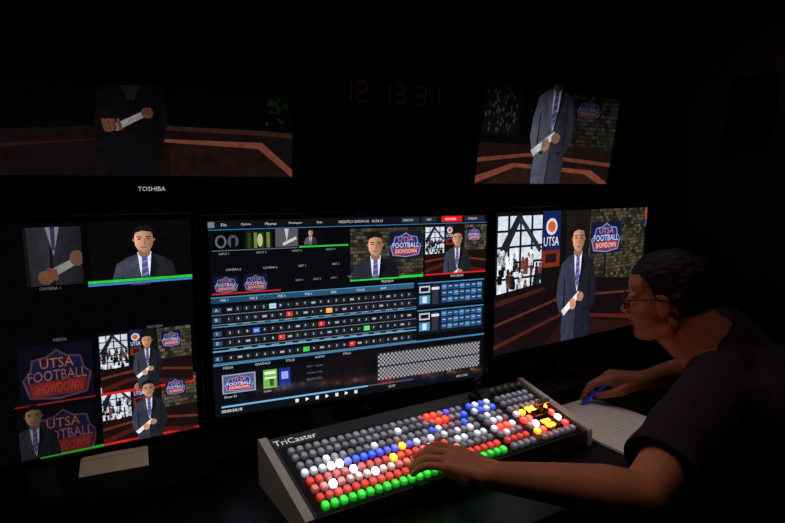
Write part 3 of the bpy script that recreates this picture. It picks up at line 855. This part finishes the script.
def hand(W, f, s_, pit, th, splay=(9, 3, -4, -11), ds=0):
    f = f.normalized(); s_ = (s_ - f * s_.dot(f)).normalized()
    n = f.cross(s_); n = n if n.z > 0 else -n
    off = (.030, .0105, -.0095, -.028); ln = (.088, .092, .086, .077)
    ph = ((.042, .026, .021), (.046, .029, .022), (.043, .027, .021), (.033, .021, .018))
    rr = (.0092, .0094, .0090, .0080)
    b.cap(W, .024, W + f * .03, .022)
    tips = []
    for i in range(4):
        Kp = W + f * ln[i] + s_ * off[i] + n * (.006 - .002 * abs(i - 1))
        b.cap(W + f * .012 + s_ * off[i] * .5, .018, Kp, .0115)
        b.cap(W + f * .04 + s_ * off[i] * .8 - n * .008, .014, Kp - n * .006, .010)
        a = 0; p = Kp; r0 = rr[i]; dr = (f * math.cos(math.radians(splay[i])) + s_ * math.sin(math.radians(splay[i]))).normalized()
        for k in range(3):
            a = math.radians(pit[i][k])
            q = p + (dr * math.cos(a) - n * math.sin(a)) * ph[i][k]
            b.cap(p, r0, q, r0 * .9, 0, 14); r0 *= .9; p = q
        tips.append(p)
    p0 = W + f * .022 + s_ * .020 - n * .004
    p1 = p0 + f * th[0][0] + s_ * th[0][1] + n * th[0][2]
    p2 = p1 + f * th[1][0] + s_ * th[1][1] + n * th[1][2]
    p3 = p2 + f * th[2][0] + s_ * th[2][1] + n * th[2][2]
    b.cap(p0, .017, p1, .0125); b.cap(p1, .0125, p2, .0102); b.cap(p2, .0102, p3, .0085)
    return tips, p3
tL, thL = hand(wrL, V((-.84, .54, .06)), V((.54, .84, 0)),
     ((4, 30, 52), (10, 38, 58), (12, 36, 56), (8, 30, 48)), ((.032, .030, -.010), (.030, .010, -.012), (.024, -.002, -.008)))
tR, thR = hand(wrR, V((-.96, .20, .02)), V((-.20, -.96, 0)),
     ((25, 50, 70), (34, 66, 90), (42, 85, 115), (48, 95, 130)), ((.036, .022, -.014), (.032, -.004, -.014), (.022, -.008, -.008)), (-4, -1, 0, 0))
body = b.done("body", [M_SKIN, M_HAIR], man, True, None, False)
remesh(body, .0024, 6)
me = body.data
while len(me.materials) < 2: me.materials.append(M_HAIR)
me.materials[0] = M_SKIN; me.materials[1] = M_HAIR
Hi = H.inverted()
HP = [(-.2, -.060), (-.028, -.054), (-.018, -.006), (.004, -.002), (.010, -.020), (.019, -.020), (.026, .014), (.042, .050), (.058, .066), (.2, .070)]
def hair_margin(p):
    if (p - hc).length > .16: return -1
    q = Hi @ p
    e = ((q.x) / .078) ** 2 + ((q.y + .018) / .094) ** 2 + ((q.z - .030) / .083) ** 2
    if e > 1.35: return -1
    if abs(q.x) > .0755 and -.03 < q.y < .015 and -.045 < q.z < .022: return -1
    y = q.y; t = .066
    for (ya, za), (yb, zb) in zip(HP, HP[1:]):
        if ya <= y <= yb: t = za + (zb - za) * (y - ya) / (yb - ya)
    return q.z - t + .004 * mnoise.noise(q * 160)
hm = [hair_margin(v.co) for v in me.vertices]
for p in me.polygons:
    p.use_smooth = True
    p.material_index = 1 if all(hm[i] > 0 for i in p.vertices) else 0
nrm = {v.index: v.normal.copy() for v in me.vertices if hm[v.index] > 0}
for i, n3 in nrm.items():
    v = me.vertices[i]; q = Hi @ v.co
    k = min(1, hm[i] / .02); k = k * k * (3 - 2 * k)
    # short combed tufts
    tuft = mnoise.noise(V((q.x * 130, q.y * 45, q.z * 90))) * .0032 + mnoise.noise(q * 320) * .0012
    front = max(0, min(1, (q.y - .0) / .06)) * max(0, min(1, (q.z - .05) / .04))
    v.co = v.co + n3 * (.001 + k * (.004 + tuft + .005 * min(1, max(0, q.z / .08)) + .006 * front))
b = MB()
for sx in (-1, 1):
    b.sph((sx * .031, .0715, .001), .0118, 0, H); b.sph((sx * .031, .0795, .0005), .0053, 1, H)
b.done("eyes", [mat("eye_white", (140, 130, 124), .3, noise=0), mat("iris", (26, 17, 13), .2, noise=0)], man, True)
b = MB()
for sx in (-1, 1):
    pts = []
    for k in range(24):
        t = k * math.pi / 12; cx_, sy_ = math.cos(t), math.sin(t)
        pts.append((sx * .034 + .025 * math.copysign(abs(cx_) ** .6, cx_), .100, .0 + .016 * math.copysign(abs(sy_) ** .6, sy_)))
    for i in range(24): b.cyl(pts[i], pts[(i + 1) % 24], .0018, .0018, 0, 8, H)
    b.cyl((sx * .059, .099, .008), (sx * .086, .02, .010), .0018, .0018, 0, 8, H)
    b.cyl((sx * .086, .02, .010), (sx * .088, -.02, .004), .0018, .0018, 0, 8, H)
b.cyl((-.010, .101, .006), (.010, .101, .006), .0016, .0016, 0, 8, H)
b.done("eyeglasses", [mat("glasses_frame", (80, 78, 78), .25, .5, noise=0)], man)

# T-shirt
M_SHIRT = mat("tshirt_fabric", (46, 32, 45), .9, noise=.15, scale=90, bump=.2, spec=.15)
b = MB()
pel = V((.955, 1.145, Z - .745))
side = V((.55, .83, 0)).normalized()
chest = V((.82, 1.215, Z - .475)); waist = V((.92, 1.165, Z - .62))
for sg in (-1, 1):
    b.cap(chest + side * .085 * sg, .108, waist + side * .06 * sg, .105); b.cap(waist + side * .06 * sg, .105, pel + side * .07 * sg, .112)
b.cap(chest + V((0, 0, .02)), .115, waist, .12)
b.cap(nb + V((.035, -.01, -.035)), .080, chest, .115)
for sh, el in ((shL, elL), (shR, elR)):
    b.cap(nb + V((.02, 0, -.025)), .070, sh, .066); b.cap(sh, .066, chest + (sh - nb) * .5, .10)
    b.cap(sh, .066, sh.lerp(el, .5), .065); b.cap(sh.lerp(el, .5), .065, sh.lerp(el, 1.0), .063)
b.cap(nb, .072, nb + (nk - nb).normalized() * .055, .064)
sh_o = b.done("tshirt", [M_SHIRT], man, True, None, False)
remesh(sh_o, .006, 5)
tx = bpy.data.textures.new("folds", 'CLOUDS'); tx.noise_scale = .10; tx.noise_depth = 1
md = sh_o.modifiers.new("d", 'DISPLACE'); md.texture = tx; md.strength = .024; md.mid_level = .5; md.texture_coords = 'GLOBAL'
bake_mods(sh_o)
bm = bmesh.new(); bm.from_mesh(sh_o.data)
def cut(pc, d, rad, lmax):
    def reg(p, lo):
        q = p - pc; t = q.dot(d); return lo < t < lmax and (q - d * t).length < rad
    fs = [f for f in bm.faces if all(reg(v.co, -.03) for v in f.verts)]
    gs = set(fs)
    for f in fs: gs.update(f.edges); gs.update(f.verts)
    bmesh.ops.bisect_plane(bm, geom=list(gs), plane_co=pc, plane_no=d, dist=1e-5)
    bmesh.ops.delete(bm, geom=[v for v in bm.verts if reg(v.co, 1e-4)], context='VERTS')
for sh, el in ((shL, elL), (shR, elR)):
    cut(sh.lerp(el, .78), (el - sh).normalized(), .105, .2)
d = (nk - nb).normalized(); cut(nb + d * .030, d, .095, .13)
bm.to_mesh(sh_o.data); bm.free()
for p in sh_o.data.polygons: p.use_smooth = True
md = sh_o.modifiers.new("sol", 'SOLIDIFY'); md.thickness = .003; md.offset = 0
b = MB()
fw = V((-.53, .85, 0)).normalized()
for sg in (-1, 1):
    hip = pel + side * .085 * sg; kn = hip + fw * .40 + side * .02 * sg
    kn.z = .585; an = V((kn.x - .02, kn.y + .02, .10))
    b.cap(hip, .10, kn, .064); b.cap(kn, .064, an, .045)
b.cap(pel + side * .08, .118, pel - side * .08, .118)
tr_o = b.done("trousers", [mat("denim", (22, 24, 34), .9, noise=.2, scale=120)], man, True, None, False)
remesh(tr_o, .008, 4)
b = MB()
for sg in (-1, 1):
    hip = pel + side * .085 * sg; kn = hip + fw * .40 + side * .02 * sg; an = V((kn.x - .02, kn.y + .02, 0))
    for k, (dd, rx, rz) in enumerate(((-.03, .036, .05), (.05, .042, .042), (.13, .040, .032), (.19, .03, .026))):
        p = an + fw * dd + V((0, 0, rz + .004)); b.cap(p, rz * .95, p + fw * .04, rz * .8)
so = b.done("shoes", [mat("shoe_leather", (18, 16, 16), .4)], man, True, None, False)
remesh(so, .006, 3)

grip = (tR[0] + thR) / 2
tip = V((grip.x - .030, grip.y - .012, .7600))
pd = (grip - tip).normalized()
b = MB()
b.cyl(tip, tip + pd * .012, .0008, .004, 1, 12); b.cyl(tip + pd * .012, tip + pd * .105, .0042, .0042, 0, 14); b.cyl(tip + pd * .105, tip + pd * .118, .0045, .003, 0, 14)
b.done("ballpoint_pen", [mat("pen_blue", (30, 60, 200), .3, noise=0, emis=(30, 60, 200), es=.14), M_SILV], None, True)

# chair
Mc = Matrix((V((fw.y, -fw.x, 0)), fw, V((0, 0, 1)))).transposed().to_4x4(); Mc.translation = V((pel.x + .01, pel.y, 0))
ch = empty("office_chair", Mc)
M_FAB = mat("chair_fabric", (16, 16, 18), .95, noise=.2, scale=150, spec=.1)
b = MB(); b.box((0, .02, .405), (.48, .46, .07), 0, .03, seg=4); b.done("seat", [M_FAB], ch, True)
b = MB(); b.box((0, -.29, .74), (.44, .06, .46), 0, .028, seg=4); b.box((0, -.30, .46), (.06, .02, .22), 0, .006); b.box((0, -.2, .36), (.06, .2, .02), 0, .004); b.done("backrest", [M_FAB], ch)
b = MB(); b.cyl((0, 0, .09), (0, 0, .37), .028, .024, 0); b.cyl((0, 0, .06), (0, 0, .11), .05, .04, 0)
for k in range(5):
    a = k * 2 * math.pi / 5 + .3; p = V((.27 * math.cos(a), .27 * math.sin(a), .065))
    b.cyl((0, 0, .085), p, .022, .014, 0, 12); q = V((-math.sin(a), math.cos(a), 0)) * .018
    b.cyl(p + V((0, 0, -.035)) - q, p + V((0, 0, -.035)) + q, .029, .029, 0, 16)
b.done("base", [M_BLK], ch, True)

# ================================================================= LIGHTS & CAMERA
def spot(name, loc, tgt, en, col, ang=50, size=.15):
    l = bpy.data.lights.new(name, 'SPOT'); l.energy = en; l.color = col; l.spot_size = math.radians(ang); l.spot_blend = .9; l.shadow_soft_size = size
    o = bpy.data.objects.new(name, l); sc.collection.objects.link(o); o.location = loc
    o.rotation_euler = (V(tgt) - V(loc)).to_track_quat('-Z', 'Y').to_euler()
    return o
spot("man_fill_spot", (-.55, 1.15, 2.6), (.02, 1.02, .8), 22, (1, .84, .72), 42)
spot("man_fill_spot", (.50, .75, 2.6), (.42, 1.08, .8), 9, (1, .74, .58), 40)
spot("man_fill_spot", (.15, 1.75, 2.6), (.72, 1.28, .95), 10, (.95, .85, .9), 34)  # added fill to brighten the man, no fixture known here
spot("man_fill_spot", (-.75, 1.40, 2.2), (-.570, 1.130, .75), 8, (1, .85, .72), 16, .03)  # added narrow spot just to brighten the note card
spot("man_fill_spot", (1.3, 2.2, 2.6), (1.75, 3.0, 1.3), 1.5, (1, .85, .78), 60, .2)
wd = bpy.data.worlds.new("World"); sc.world = wd; wd.use_nodes = True
wd.node_tree.nodes["Background"].inputs[0].default_value = (.01, .01, .012, 1)
wd.node_tree.nodes["Background"].inputs[1].default_value = .1
cam = bpy.data.cameras.new("Camera"); cam.sensor_width = 36; cam.lens = 36 * FPX / 785; cam.clip_start = .05
co = bpy.data.objects.new("Camera", cam); sc.collection.objects.link(co)
co.location = (0, 0, EYE); co.rotation_euler = (math.pi / 2 - PITCH, 0, 0)
sc.camera = co
